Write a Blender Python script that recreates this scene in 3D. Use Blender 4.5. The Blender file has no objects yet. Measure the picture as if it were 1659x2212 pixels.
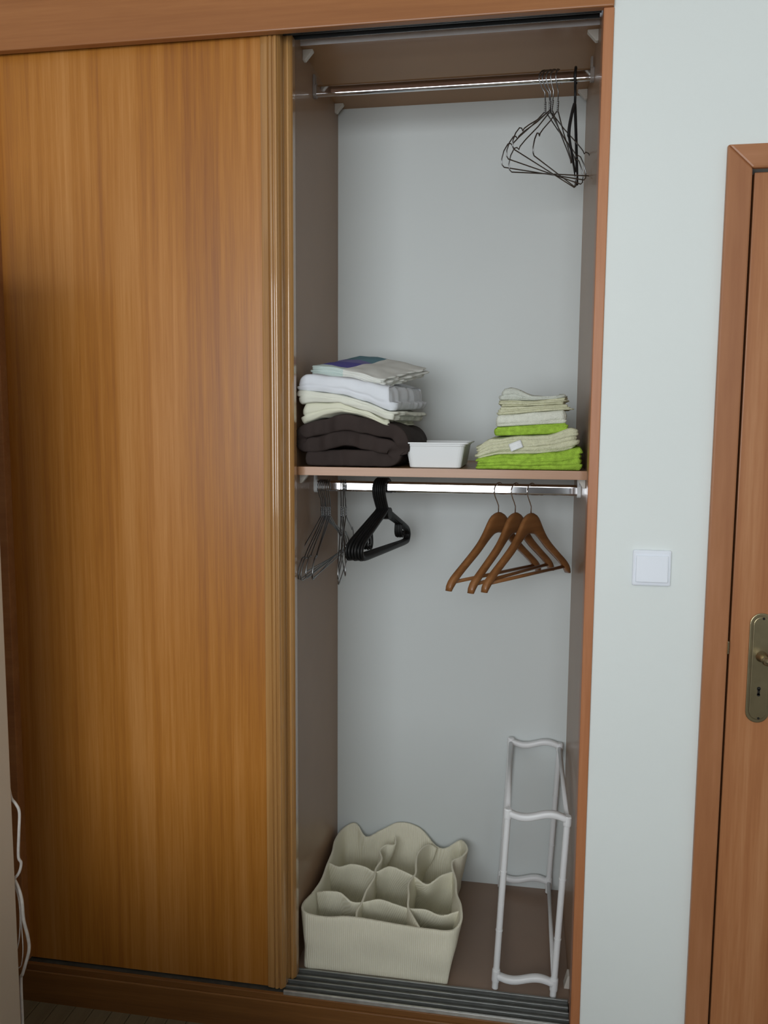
import bpy, bmesh, math, random
from mathutils import Vector, Matrix, noise
S = bpy.context.scene
COL = S.collection
PI = math.pi
R = math.radians

# ---------------------------------------------------------------- camera
cam = bpy.data.cameras.new('camera')
cam.sensor_fit = 'HORIZONTAL'; cam.sensor_width = 36.0
cam.lens = 36.0 * 1785.96 / 1659.0
cam.clip_start = 0.02
co = bpy.data.objects.new('camera', cam); COL.objects.link(co)
yaw, pitch, roll = R(9.5721), R(-6.139), R(-0.3922)
M = (Matrix.Rotation(yaw, 3, 'Z') @ Matrix.Rotation(pitch, 3, 'X') @ Matrix.Rotation(roll, 3, 'Y')
     @ Matrix.Rotation(R(90), 3, 'X'))
co.matrix_world = Matrix.Translation((0.5787, -1.9012, 1.5602)) @ M.to_4x4()
S.camera = co

# ---------------------------------------------------------------- light and exposure
w = bpy.data.worlds.new('daylight'); S.world = w; w.use_nodes = True
w.node_tree.nodes['Background'].inputs[0].default_value = (0.75, 0.86, 1.0, 1)
w.node_tree.nodes['Background'].inputs[1].default_value = 1.0

def area(name, loc, rot, sx, sy, power, color):
    l = bpy.data.lights.new(name, 'AREA'); l.shape = 'RECTANGLE'
    l.size = sx; l.size_y = sy; l.energy = power; l.color = color
    o = bpy.data.objects.new(name, l); COL.objects.link(o)
    o.location = loc; o.rotation_euler = rot
    return o
# daylight coming in through the window behind the photographer
area('window_daylight', (-0.10, -3.74, 1.74), (R(100), 0, 0), 2.4, 1.6, 82, (0.95, 0.985, 1.0))

S.view_settings.view_transform = 'Standard'
S.view_settings.look = 'None'
S.view_settings.gamma = 1.0
S.view_settings.exposure = 0.0
S.view_settings.use_curve_mapping = False

# ---------------------------------------------------------------- materials
def newmat(name):
    m = bpy.data.materials.new(name); m.use_nodes = True
    nt = m.node_tree; return m, nt, nt.nodes['Principled BSDF']

def wood(name, cols, axis='Z', rough=0.35, coat=0.25, bands=7.0, streak=70.0, wav=0.0, tone=0.5, coat_rough=0.12, grainbump=0.02, spec=0.4):
    """grain runs along axis; cols = dark, mid, light"""
    m, nt, b = newmat(name); N = nt.nodes; L = nt.links
    tc = N.new('ShaderNodeTexCoord')
    def noise_(sc_across, sc_along, det, dist):
        mp = N.new('ShaderNodeMapping')
        s = [sc_across]*3; s['XYZ'.index(axis)] = sc_along
        mp.inputs['Scale'].default_value = s
        L.new(tc.outputs['Object'], mp.inputs['Vector'])
        n = N.new('ShaderNodeTexNoise'); n.inputs['Scale'].default_value = 1
        n.inputs['Detail'].default_value = det; n.inputs['Distortion'].default_value = dist
        L.new(mp.outputs[0], n.inputs['Vector']); return n
    a = noise_(bands, 0.35 + wav, 3, 0.4)
    s = noise_(streak, 1.1, 4, 0.2)
    f = noise_(streak*5, 9.0, 2, 0.0)
    m1 = N.new('ShaderNodeMix'); m1.data_type = 'FLOAT'; m1.inputs[0].default_value = 0.42
    L.new(a.outputs[0], m1.inputs[2]); L.new(s.outputs[0], m1.inputs[3])
    m2 = N.new('ShaderNodeMix'); m2.data_type = 'FLOAT'; m2.inputs[0].default_value = 0.18
    L.new(m1.outputs[0], m2.inputs[2]); L.new(f.outputs[0], m2.inputs[3])
    cr = N.new('ShaderNodeValToRGB')
    e = cr.color_ramp.elements
    e[0].position = 0.34; e[0].color = (*cols[0], 1)
    e[1].position = 0.66; e[1].color = (*cols[2], 1)
    x = cr.color_ramp.elements.new(tone); x.color = (*cols[1], 1)
    L.new(m2.outputs[0], cr.inputs[0]); L.new(cr.outputs[0], b.inputs['Base Color'])
    b.inputs['Roughness'].default_value = rough; b.inputs['Specular IOR Level'].default_value = spec
    b.inputs['Coat Weight'].default_value = coat
    b.inputs['Coat Roughness'].default_value = coat_rough
    bp = N.new('ShaderNodeBump'); bp.inputs['Strength'].default_value = grainbump; bp.inputs['Distance'].default_value = 0.002
    L.new(f.outputs[0], bp.inputs['Height']); L.new(bp.outputs[0], b.inputs['Normal'])
    return m

def plain(name, col, rough=0.5, metal=0.0, coat=0.0, var=0.04, scale=6.0, bump=0.0, bscale=200.0, spec=None, coat_rough=0.1):
    m, nt, b = newmat(name); N = nt.nodes; L = nt.links
    tc = N.new('ShaderNodeTexCoord')
    n = N.new('ShaderNodeTexNoise'); n.inputs['Scale'].default_value = scale; n.inputs['Detail'].default_value = 4
    L.new(tc.outputs['Object'], n.inputs['Vector'])
    cr = N.new('ShaderNodeValToRGB'); e = cr.color_ramp.elements
    e[0].position = 0.3; e[1].position = 0.7
    e[0].color = (*[c*(1-var) for c in col], 1); e[1].color = (*[min(1, c*(1+var)) for c in col], 1)
    L.new(n.outputs[0], cr.inputs[0]); L.new(cr.outputs[0], b.inputs['Base Color'])
    b.inputs['Roughness'].default_value = rough; b.inputs['Metallic'].default_value = metal
    b.inputs['Coat Weight'].default_value = coat; b.inputs['Coat Roughness'].default_value = coat_rough
    if spec is not None: b.inputs['Specular IOR Level'].default_value = spec
    if bump:
        n2 = N.new('ShaderNodeTexNoise'); n2.inputs['Scale'].default_value = bscale; n2.inputs['Detail'].default_value = 3
        L.new(tc.outputs['Object'], n2.inputs['Vector'])
        bp = N.new('ShaderNodeBump'); bp.inputs['Strength'].default_value = bump; bp.inputs['Distance'].default_value = 0.003
        L.new(n2.outputs[0], bp.inputs['Height']); L.new(bp.outputs[0], b.inputs['Normal'])
    return m

ORANGE = [(0.26, 0.085, 0.014), (0.395, 0.150, 0.020), (0.50, 0.22, 0.055)]
RED = [(0.33, 0.120, 0.045), (0.42, 0.165, 0.068), (0.50, 0.22, 0.10)]
m_door = wood('veneer_vertical', ORANGE, 'Z', rough=0.42, coat=0.38, coat_rough=0.27, spec=0.3)
m_stile = wood('stile_wood', [(0.28, 0.13, 0.038), (0.40, 0.20, 0.062), (0.52, 0.28, 0.10)], 'Z', rough=0.3, coat=1.0, bands=20, coat_rough=0.09)
m_header = wood('header_wood', [(0.27, 0.100, 0.030), (0.335, 0.132, 0.042), (0.40, 0.17, 0.058)], 'X', rough=0.4, coat=0.15, bands=5, streak=40)
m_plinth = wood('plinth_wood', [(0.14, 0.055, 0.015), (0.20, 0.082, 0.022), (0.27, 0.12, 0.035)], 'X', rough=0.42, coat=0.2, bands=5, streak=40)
m_jamb = wood('jamb_wood', RED, 'Z', rough=0.42, coat=0.1, bands=6, streak=35)
m_case = wood('casing_wood', [(0.30, 0.115, 0.045), (0.37, 0.155, 0.065), (0.45, 0.205, 0.10)], 'Z', rough=0.4, coat=0.15, bands=5, streak=20)
m_leaf = wood('room_door_wood', [(0.30, 0.105, 0.04), (0.40, 0.165, 0.065), (0.50, 0.24, 0.11)], 'Z', rough=0.4, coat=0.2, bands=14, streak=40)
m_mel = plain('brown_melamine', (0.33, 0.205, 0.125), rough=0.40, coat=0.16, var=0.06, scale=3, coat_rough=0.05, spec=0.25)
m_meluns = plain('brown_melamine_shelf', (0.36, 0.20, 0.095), rough=0.40, coat=0.12, spec=0.25, var=0.05, scale=3, coat_rough=0.12)
m_shelfedge = wood('shelf_edge_wood', [(0.30, 0.140, 0.062), (0.365, 0.178, 0.083), (0.43, 0.225, 0.115)], 'X', rough=0.35, coat=0.2, bands=8, streak=30)
m_back = plain('white_backboard', (0.655, 0.695, 0.69), rough=0.6, var=0.015, scale=2.5, bump=0.05, bscale=60)
m_wall = plain('painted_plaster', (0.755, 0.80, 0.785), rough=0.65, var=0.015, scale=2, bump=0.12, bscale=45)
m_lowbounce = plain('low_bounce_wall', (0.36, 0.33, 0.29), rough=0.8)  # unseen walls, colour darkened to cut bounced light
m_ceil = plain('ceiling_paint', (0.8, 0.8, 0.78), rough=0.8)
m_chrome = plain('chrome', (0.82, 0.82, 0.84), rough=0.07, metal=1.0, var=0.01)
m_wire = plain('galvanised_wire', (0.30, 0.305, 0.31), rough=0.3, metal=1.0, var=0.1, scale=40)
m_alu = plain('track_aluminium', (0.34, 0.35, 0.34), rough=0.42, metal=0.85, var=0.12, scale=30)
m_alulip = plain('bright_track_lip', (0.62, 0.62, 0.60), rough=0.35, metal=0.7, var=0.15, scale=40)
m_trackbed = plain('track_bed', (0.07, 0.07, 0.062), rough=0.5, metal=0.4, var=0.2, scale=40)
m_darktrack = plain('dark_track', (0.085, 0.09, 0.095), rough=0.4, metal=0.5)
m_paleedge = plain('pale_shelf_edge', (0.84, 0.84, 0.86), rough=0.45, var=0.04, scale=30)
m_plastic = plain('white_plastic', (0.80, 0.82, 0.83), rough=0.35, var=0.01)
m_creamplastic = plain('cream_plastic', (0.62, 0.58, 0.52), rough=0.45, var=0.02)
m_rack = plain('rack_plastic', (0.80, 0.81, 0.82), rough=0.4, var=0.02)
m_switch = plain('switch_plastic', (0.82, 0.86, 0.93), rough=0.3, var=0.01)
m_black = plain('black_plastic', (0.008, 0.008, 0.008), rough=0.42, var=0.1, spec=0.3)
m_velvet = plain('black_flock', (0.010, 0.009, 0.010), rough=0.9, var=0.1)
m_hang = wood('hanger_wood', [(0.17, 0.070, 0.023), (0.25, 0.106, 0.036), (0.33, 0.150, 0.055)], 'X', rough=0.35, coat=0.3, bands=20, streak=90)
m_brass = plain('antique_brass', (0.30, 0.255, 0.155), rough=0.34, metal=0.9, var=0.15, scale=20)
m_brasshi = plain('polished_brass', (0.62, 0.55, 0.36), rough=0.2, metal=1.0)
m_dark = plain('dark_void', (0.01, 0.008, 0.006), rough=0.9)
m_cab = plain('cream_lacquer', (0.62, 0.53, 0.42), rough=0.5, var=0.02)
m_cord = plain('white_cord', (0.62, 0.58, 0.54), rough=0.8, var=0.1, scale=80)
m_plank = wood('floor_wood', [(0.13, 0.095, 0.052), (0.17, 0.128, 0.072), (0.215, 0.165, 0.10)], 'Y', rough=0.45, coat=0.1, bands=10, streak=60)
m_duvet = plain('dark_brown_cloth', (0.040, 0.029, 0.026), rough=0.85, var=0.12, scale=12, bump=0.9, bscale=26, spec=0.2)
m_cream = plain('cream_cotton', (0.72, 0.72, 0.58), rough=0.85, var=0.03, scale=10, bump=0.15, bscale=40, spec=0.2)
m_ivory = plain('ivory_cotton', (0.74, 0.75, 0.66), rough=0.85, var=0.03, scale=10, bump=0.15, bscale=40, spec=0.2)
m_white = plain('white_cotton', (0.74, 0.77, 0.82), rough=0.85, var=0.03, scale=10, bump=0.15, bscale=40, spec=0.2)
m_green = plain('green_terry', (0.35, 0.55, 0.065), rough=0.95, var=0.2, scale=90, bump=0.9, bscale=420, spec=0.1)
m_tcream = plain('cream_terry', (0.66, 0.66, 0.47), rough=0.95, var=0.07, scale=90, bump=0.9, bscale=420, spec=0.1)
m_twhite = plain('white_terry', (0.76, 0.78, 0.68), rough=0.95, var=0.06, scale=90, bump=0.9, bscale=420, spec=0.1)
m_tgrey = plain('pale_grey_terry', (0.62, 0.65, 0.58), rough=0.95, var=0.06, scale=90, bump=0.9, bscale=420, spec=0.1)
m_bed = plain('bed_cover', (0.10, 0.09, 0.085), rough=0.9)

def mat_knit():
    m, nt, b = newmat('ribbed_cream_knit'); N = nt.nodes; L = nt.links
    tc = N.new('ShaderNodeTexCoord')
    sp = N.new('ShaderNodeSeparateXYZ'); L.new(tc.outputs['Object'], sp.inputs[0])
    ad = N.new('ShaderNodeMath'); ad.operation = 'ADD'
    L.new(sp.outputs[0], ad.inputs[0]); L.new(sp.outputs[1], ad.inputs[1])
    mu = N.new('ShaderNodeMath'); mu.operation = 'MULTIPLY'; mu.inputs[1].default_value = 2*PI/0.0052
    L.new(ad.outputs[0], mu.inputs[0])
    si = N.new('ShaderNodeMath'); si.operation = 'SINE'; L.new(mu.outputs[0], si.inputs[0])
    no = N.new('ShaderNodeTexNoise'); no.inputs['Scale'].default_value = 500; L.new(tc.outputs['Object'], no.inputs['Vector'])
    s2 = N.new('ShaderNodeMath'); s2.operation = 'ADD'; L.new(si.outputs[0], s2.inputs[0]); L.new(no.outputs[0], s2.inputs[1])
    bp = N.new('ShaderNodeBump'); bp.inputs['Strength'].default_value = 0.32; bp.inputs['Distance'].default_value = 0.0012
    L.new(s2.outputs[0], bp.inputs['Height']); L.new(bp.outputs[0], b.inputs['Normal'])
    mr = N.new('ShaderNodeMapRange'); mr.inputs[1].default_value = -1; mr.inputs[2].default_value = 1.6
    L.new(s2.outputs[0], mr.inputs[0])
    cr = N.new('ShaderNodeValToRGB'); e = cr.color_ramp.elements
    e[0].color = (0.76, 0.72, 0.55, 1); e[1].color = (0.87, 0.84, 0.70, 1)
    L.new(mr.outputs[0], cr.inputs[0]); L.new(cr.outputs[0], b.inputs['Base Color'])
    b.inputs['Roughness'].default_value = 0.95; b.inputs['Specular IOR Level'].default_value = 0.1
    return m
m_knit = mat_knit()

def mat_pattern():
    """white cotton printed with a violet block in front of a teal block at the left"""
    m, nt, b = newmat('printed_cotton'); N = nt.nodes; L = nt.links
    tc = N.new('ShaderNodeTexCoord')
    mp = N.new('ShaderNodeMapping'); mp.inputs['Rotation'].default_value = (0, 0, R(18))
    L.new(tc.outputs['Object'], mp.inputs['Vector'])
    sp = N.new('ShaderNodeSeparateXYZ'); L.new(mp.outputs[0], sp.inputs[0])
    def step(sock, edge, gt=True):
        n = N.new('ShaderNodeMath'); n.operation = 'GREATER_THAN' if gt else 'LESS_THAN'
        L.new(sock, n.inputs[0]); n.inputs[1].default_value = edge; return n.outputs[0]
    def mul(p, q):
        n = N.new('ShaderNodeMath'); n.operation = 'MULTIPLY'; L.new(p, n.inputs[0]); L.new(q, n.inputs[1]); return n.outputs[0]
    def mix(f, a_, c_):
        n = N.new('ShaderNodeMix'); n.data_type = 'RGBA'; L.new(f, n.inputs[0])
        if isinstance(a_, tuple): n.inputs[6].default_value = (*a_, 1)
        else: L.new(a_, n.inputs[6])
        n.inputs[7].default_value = (*c_, 1); return n.outputs[2]
    left = step(sp.outputs[0], 0.004, False)
    behind = step(sp.outputs[1], -0.101)
    far = step(sp.outputs[1], 0.030)
    rim = step(sp.outputs[1], -0.018)
    c = mix(left, (0.74, 0.75, 0.71), (0.58, 0.68, 0.65))
    c = mix(mul(left, behind), c, (0.11, 0.10, 0.36))
    c = mix(mul(left, rim), c, (0.19, 0.18, 0.40))
    c = mix(mul(left, far), c, (0.13, 0.25, 0.30))
    L.new(c, b.inputs['Base Color'])
    b.inputs['Roughness'].default_value = 0.85; b.inputs['Specular IOR Level'].default_value = 0.2
    return m
m_pattern = mat_pattern()

def mat_label():
    m, nt, b = newmat('care_label_print'); N = nt.nodes; L = nt.links
    tc = N.new('ShaderNodeTexCoord'); sp = N.new('ShaderNodeSeparateXYZ'); L.new(tc.outputs['Object'], sp.inputs[0])
    mu = N.new('ShaderNodeMath'); mu.operation = 'MULTIPLY'; mu.inputs[1].default_value = 2*PI/0.0042
    L.new(sp.outputs[1], mu.inputs[0])
    si = N.new('ShaderNodeMath'); si.operation = 'SINE'; L.new(mu.outputs[0], si.inputs[0])
    no = N.new('ShaderNodeTexNoise'); no.inputs['Scale'].default_value = 500; L.new(tc.outputs['Object'], no.inputs['Vector'])
    mm = N.new('ShaderNodeMath'); mm.operation = 'MULTIPLY'; L.new(si.outputs[0], mm.inputs[0]); L.new(no.outputs[0], mm.inputs[1])
    cr = N.new('ShaderNodeValToRGB'); e = cr.color_ramp.elements
    e[0].position = 0.2; e[0].color = (0.80, 0.82, 0.82, 1); e[1].position = 0.6; e[1].color = (0.66, 0.68, 0.72, 1)
    L.new(mm.outputs[0], cr.inputs[0]); L.new(cr.outputs[0], b.inputs['Base Color'])
    b.inputs['Roughness'].default_value = 0.6
    return m
m_label = mat_label()

# ---------------------------------------------------------------- mesh helpers
def bbox(bm, x0, x1, y0, y1, z0, z1):
    v = [bm.verts.new((x, y, z)) for x in (x0, x1) for y in (y0, y1) for z in (z0, z1)]
    for f in ((0, 1, 3, 2), (4, 6, 7, 5), (0, 4, 5, 1), (2, 3, 7, 6), (0, 2, 6, 4), (1, 5, 7, 3)):
        bm.faces.new([v[i] for i in f])
def boxbm(*a):
    bm = bmesh.new(); bbox(bm, *a); return bm
def prism(bm, pts, axis, a, b):
    """pts: closed 2D outline in the two other axes, extruded along axis from a to b"""
    def P(p, t):
        if axis == 'X': return (t, p[0], p[1])
        if axis == 'Y': return (p[0], t, p[1])
        return (p[0], p[1], t)
    A = [bm.verts.new(P(p, a)) for p in pts]; B = [bm.verts.new(P(p, b)) for p in pts]
    n = len(pts)
    bm.faces.new(A); bm.faces.new(B[::-1])
    for i in range(n):
        bm.faces.new((A[i], B[i], B[(i+1) % n], A[(i+1) % n]))
def frames(path, closed=False):
    path = [Vector(p) for p in path]; n = len(path); T = []
    for i in range(n):
        a = path[i-1] if (i or closed) else path[i]
        b = path[(i+1) % n] if (i < n-1 or closed) else path[i]
        T.append((b-a).normalized())
    up = Vector((0, 0, 1)) if abs(T[0].z) < 0.9 else Vector((0, 1, 0))
    N = []; nrm = (up - T[0]*up.dot(T[0])).normalized()
    for t in T:
        nrm = (nrm - t*nrm.dot(t)); nrm.normalize(); N.append(nrm.copy())
    return path, T, N
def tube(bm, path, r, seg=8, closed=False, ry=None, cap=True):
    """sweep; r float or list; ry = radius along the binormal"""
    path, T, N = frames(path, closed); rings = []
    for i, p in enumerate(path):
        rr = r[i] if isinstance(r, (list, tuple)) else r
        r2 = rr if ry is None else ry
        B = T[i].cross(N[i])
        rings.append([bm.verts.new(p + N[i]*rr*math.cos(2*PI*k/seg) + B*r2*math.sin(2*PI*k/seg)) for k in range(seg)])
    n = len(path)
    for i in range(n if closed else n-1):
        a, b = rings[i], rings[(i+1) % n]
        for k in range(seg):
            bm.faces.new((a[k], a[(k+1) % seg], b[(k+1) % seg], b[k]))
    if cap and not closed:
        bm.faces.new(rings[0][::-1]); bm.faces.new(rings[-1])
def smooth_path(pts, n=6, closed=False):
    """Catmull-Rom"""
    pts = [Vector(p) for p in pts]; out = []; m = len(pts)
    for i in range(m if closed else m-1):
        p0 = pts[i-1] if (i or closed) else pts[0]*2-pts[1]
        p1 = pts[i]; p2 = pts[(i+1) % m]
        p3 = pts[(i+2) % m] if (i+2 < m or closed) else pts[-1]*2-pts[-2]
        for k in range(n):
            t = k/n
            out.append(0.5*((2*p1) + (p2-p0)*t + (2*p0-5*p1+4*p2-p3)*t*t + (3*p1-p0-3*p2+p3)*t**3))
    if not closed: out.append(pts[-1])
    return out
def lathe(bm, prof, axis_pt, axis='Z', seg=24):
    rings = []
    for r, h in prof:
        ring = []
        for k in range(seg):
            c, s = math.cos(2*PI*k/seg)*r, math.sin(2*PI*k/seg)*r
            d = {'Z': (c, s, h), 'Y': (c, h, s), 'X': (h, c, s)}[axis]
            ring.append(bm.verts.new(Vector(axis_pt) + Vector(d)))
        rings.append(ring)
    for a, b in zip(rings, rings[1:]):
        for k in range(seg):
            bm.faces.new((a[k], a[(k+1) % seg], b[(k+1) % seg], b[k]))
    bm.faces.new(rings[0][::-1]); bm.faces.new(rings[-1])

def obj(name, bm, mat, parent=None, bevel=0.0, smooth=False, subsurf=0, origin=None):
    bmesh.ops.recalc_face_normals(bm, faces=bm.faces)
    me = bpy.data.meshes.new(name)
    if origin is not None:
        bmesh.ops.translate(bm, verts=bm.verts, vec=-Vector(origin))
    bm.to_mesh(me); bm.free()
    for mm in (mat if isinstance(mat, (list, tuple)) else [mat]): me.materials.append(mm)
    if smooth:
        for p in me.polygons: p.use_smooth = True
    o = bpy.data.objects.new(name, me); COL.objects.link(o)
    if parent: o.parent = parent
    if origin is not None: o.location = origin
    if bevel:
        b = o.modifiers.new('bevel', 'BEVEL'); b.width = bevel; b.segments = 2; b.limit_method = 'ANGLE'; b.angle_limit = R(40)
    if subsurf:
        s = o.modifiers.new('sub', 'SUBSURF'); s.levels = subsurf; s.render_levels = subsurf
    return o
def tag(o, label, cat, group=None, kind=None):
    if label: o['label'] = label
    if cat: o['category'] = cat
    if group: o['group'] = group
    if kind: o['kind'] = kind
    return o
def thing(name, label, cat, loc=(0, 0, 0), rz=0.0, group=None, kind=None):
    o = bpy.data.objects.new(name, None); COL.objects.link(o)
    o.empty_display_size = 0.05
    o.location = loc; o.rotation_euler = (0, 0, rz)
    return tag(o, label, cat, group, kind)
def dup(root, loc, rz, label=None, tilt=0.0, scale=None):
    r = root.copy(); COL.objects.link(r); r.location = loc; r.rotation_euler = (0, tilt, rz)
    if label: r['label'] = label
    if scale: r.scale = scale
    for ch in list(root.children):
        c = ch.copy(); COL.objects.link(c); c.parent = r
        for g in ch.children:
            d = g.copy(); COL.objects.link(d); d.parent = c
    return r
def struct(name, bm, mat, label, cat, parent=None, bevel=0.0):
    o = obj(name, bm, mat, parent, bevel); return tag(o, label, cat, kind='structure')

# ================================================================ the room
fl = struct('floor', boxbm(-1.98, 2.48, -3.68, 0.70, -0.08, -0.0035), m_plank, 'worn strip wood floor in front of the wardrobe', 'floor')
rng = random.Random(4)
x = -1.30; i = 0
strips = []
while x < 1.9:
    wd = 0.0523
    cuts = [-0.001, -0.35 - 0.25*rng.random(), -1.2]
    for a, b in zip(cuts, cuts[1:]):
        bm = bmesh.new(); dz = rng.uniform(0.0, 0.0006)
        bbox(bm, 0, wd-0.0022, 0, a-b-0.0012, -0.012, dz)
        o = obj('floor_strip', bm, m_plank, fl); o.location = (x, b, 0)
    x += wd
struct('ceiling', boxbm(-1.9, 2.4, -3.6, 0.2, 2.7, 2.78), m_ceil, 'white ceiling above the wardrobe', 'ceiling')
# wall beside the wardrobe with the opening of the room door
bm = bmesh.new()
bbox(bm, 0.7430, 1.0328, 0.0, 0.16, -0.02, 2.7)
bbox(bm, 1.0328, 1.86, 0.0, 0.16, 2.095, 2.7)
bbox(bm, 1.86, 2.4, 0.0, 0.16, 0, 2.7)
struct('wall_front', bm, m_wall, 'white painted wall between the wardrobe and the room door', 'wall')
struct('wall_left', boxbm(-1.98, -1.9, -3.6, 0.1, 0, 2.7), m_lowbounce, 'side wall to the left outside the view, darkened to cut bounced light', 'wall')
bm = bmesh.new(); bbox(bm, -1.9, -0.736, 0.0, 0.1, 0, 2.7)
struct('wall_front_left', bm, m_wall, 'white wall left of the wardrobe, behind the cream cabinet', 'wall')
struct('wall_right', boxbm(2.4, 2.48, -3.6, 0.16, 0, 2.7), m_wall, 'white side wall to the right outside the view', 'wall')
bm = bmesh.new()
WX0, WX1, WZ0, WZ1 = -1.3, 1.1, 0.93, 2.55
bbox(bm, -1.9, WX0, -3.68, -3.6, 0, 2.7); bbox(bm, WX1, 2.4, -3.68, -3.6, 0, 2.7)
bbox(bm, WX0, WX1, -3.68, -3.6, 0, WZ0); bbox(bm, WX0, WX1, -3.68, -3.6, WZ1, 2.7)
struct('wall_back', bm, m_lowbounce, 'wall with the window behind the photographer, darkened to cut bounced light', 'wall')
bm = bmesh.new()
bbox(bm, WX0, WX1, -3.66, -3.62, WZ0, WZ0+0.05); bbox(bm, WX0, WX1, -3.66, -3.62, WZ1-0.05, WZ1)
bbox(bm, WX0, WX0+0.05, -3.66, -3.62, WZ0+.05, WZ1-.05); bbox(bm, WX1-0.05, WX1, -3.66, -3.62, WZ0+.05, WZ1-.05)
struct('window_1', bm, m_plastic, 'white window frame behind the photographer', 'window')
# niche that the wardrobe stands in
bm = bmesh.new()
bbox(bm, -0.80, 0.80, 0.64, 0.70, 0, 2.7)
struct('wall_niche', bm, m_wall, 'plain wall behind the built-in wardrobe', 'wall')

# ---------------------------------------------------------------- room door on the right
cs = thing('trim_1', 'reddish wood casing around the room door', 'door casing', (0, 0, 0), kind='structure')
CX0, CX1, CZ0, CZ1 = 0.9825, 1.0335, 2.093, 2.1426
bm = bmesh.new()
vs = [(CX0, 0.0), (CX1, 0.0), (CX1, CZ0), (CX0, CZ1)]
prism(bm, vs, 'Y', -0.014, 0.0)
obj('casing_upright', bm, m_case, cs, bevel=0.004)
bm = bmesh.new()
prism(bm, [(CX0, CZ1), (CX1, CZ0), (1.86, CZ0), (1.91, CZ1)], 'Y', -0.014, 0.0)
hd = obj('casing_head', bm, wood('casing_wood_across', [(0.30, 0.115, 0.045), (0.37, 0.155, 0.065), (0.45, 0.205, 0.10)], 'X', rough=0.4, coat=0.15, bands=5, streak=20), cs, bevel=0.004)
bm = bmesh.new(); prism(bm, [(1.86, 0.0), (1.91, 0.0), (1.91, CZ1), (1.86, CZ0)], 'Y', -0.014, 0.0)
obj('casing_upright', bm, m_case, cs, bevel=0.004)
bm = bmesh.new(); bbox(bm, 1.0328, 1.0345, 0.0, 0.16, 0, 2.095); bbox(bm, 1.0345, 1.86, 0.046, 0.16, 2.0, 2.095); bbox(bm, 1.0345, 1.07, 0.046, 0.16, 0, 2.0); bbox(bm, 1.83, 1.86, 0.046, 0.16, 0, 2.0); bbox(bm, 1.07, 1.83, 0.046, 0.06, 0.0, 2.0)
obj('dark_gap_lining', bm, m_dark, cs)  # black colour in place of shade in the door gap; backing blocks stray light
# brass latch keeper in the gap
obj('strike_plate', boxbm(1.0318, 1.0352, -0.0165, 0.004, 1.058, 1.086), m_brasshi, cs, bevel=0.0008)
d1 = struct('door_1', boxbm(1.0405, 1.855, 0.0, 0.04, 0.008, 2.0875), m_leaf, 'flat orange-brown wooden room door with an antique brass handle', 'door', bevel=0.002)
def capsule(cx, z0, z1, r, n=12):
    p = []
    for k in range(n+1):
        a = PI*k/n; p.append((cx + r*math.cos(a), z1 - r + r*math.sin(a)))
    for k in range(n+1):
        a = PI + PI*k/n; p.append((cx + r*math.cos(a), z0 + r + r*math.sin(a)))
    return p
bm = bmesh.new()
prism(bm, capsule(1.1045, 0.901, 1.150, 0.0250), 'Y', -0.0035, 0.0)
o = obj('handle_backplate', bm, m_brass, d1, bevel=0.0018); o['label'] = 'antique brass rounded backplate'
bm = bmesh.new()
prism(bm, capsule(1.1045, 0.909, 1.142, 0.0180), 'Y', -0.0062, -0.0034)
obj('raised_face', bm, m_brass, o, bevel=0.0018)
bm = bmesh.new()
for zz in (1.1385, 0.9125):
    lathe(bm, [(0.0028, -0.0068), (0.0028, -0.0060)], (1.1070, 0, zz), 'Y', 10)
obj('screw', bm, m_dark, o)
bm = bmesh.new()
lathe(bm, [(0.0042, -0.0069), (0.0042, -0.0061)], (1.1045, 0, 0.9805), 'Y', 14)
bbox(bm, 1.1020, 1.1070, -0.0069, -0.0061, 0.966, 0.979)
lathe(bm, [(0.0036, -0.0069), (0.0036, -0.0061)], (1.1045, 0, 0.9665), 'Y', 14)
obj('keyhole', bm, m_dark, o)
lv = None
bm = bmesh.new()
lathe(bm, [(0.0125, -0.006), (0.0125, -0.010), (0.0085, -0.013), (0.0080, -0.040), (0.0095, -0.046)], (1.1060, 0, 1.0540), 'Y', 20)
path = smooth_path([(1.1060, -0.046, 1.054), (1.112, -0.052, 1.0538), (1.130, -0.056, 1.053), (1.165, -0.056, 1.050), (1.205, -0.053, 1.047), (1.222, -0.049, 1.047)], 5)
tube(bm, path, [0.0098]*len(path), 12)
obj('door_lever', bm, m_brass, o, smooth=True)

# ---------------------------------------------------------------- light switch
sw = thing('light_switch', 'square white light switch on the wall between wardrobe and room door', 'switch', (0.8655, 0, 1.2425))
obj('switch_plate', boxbm(-0.0415, 0.0415, -0.009, 0.0, -0.0405, 0.0405), m_switch, sw, bevel=0.004)
bm = boxbm(-0.0345, 0.0345, -0.0125, -0.007, -0.031, 0.0285)
for v in bm.verts:
    if v.co.y < -0.01 and v.co.z < 0: v.co.y -= 0.0035
obj('rocker', bm, m_switch, sw, bevel=0.0018)

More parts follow.
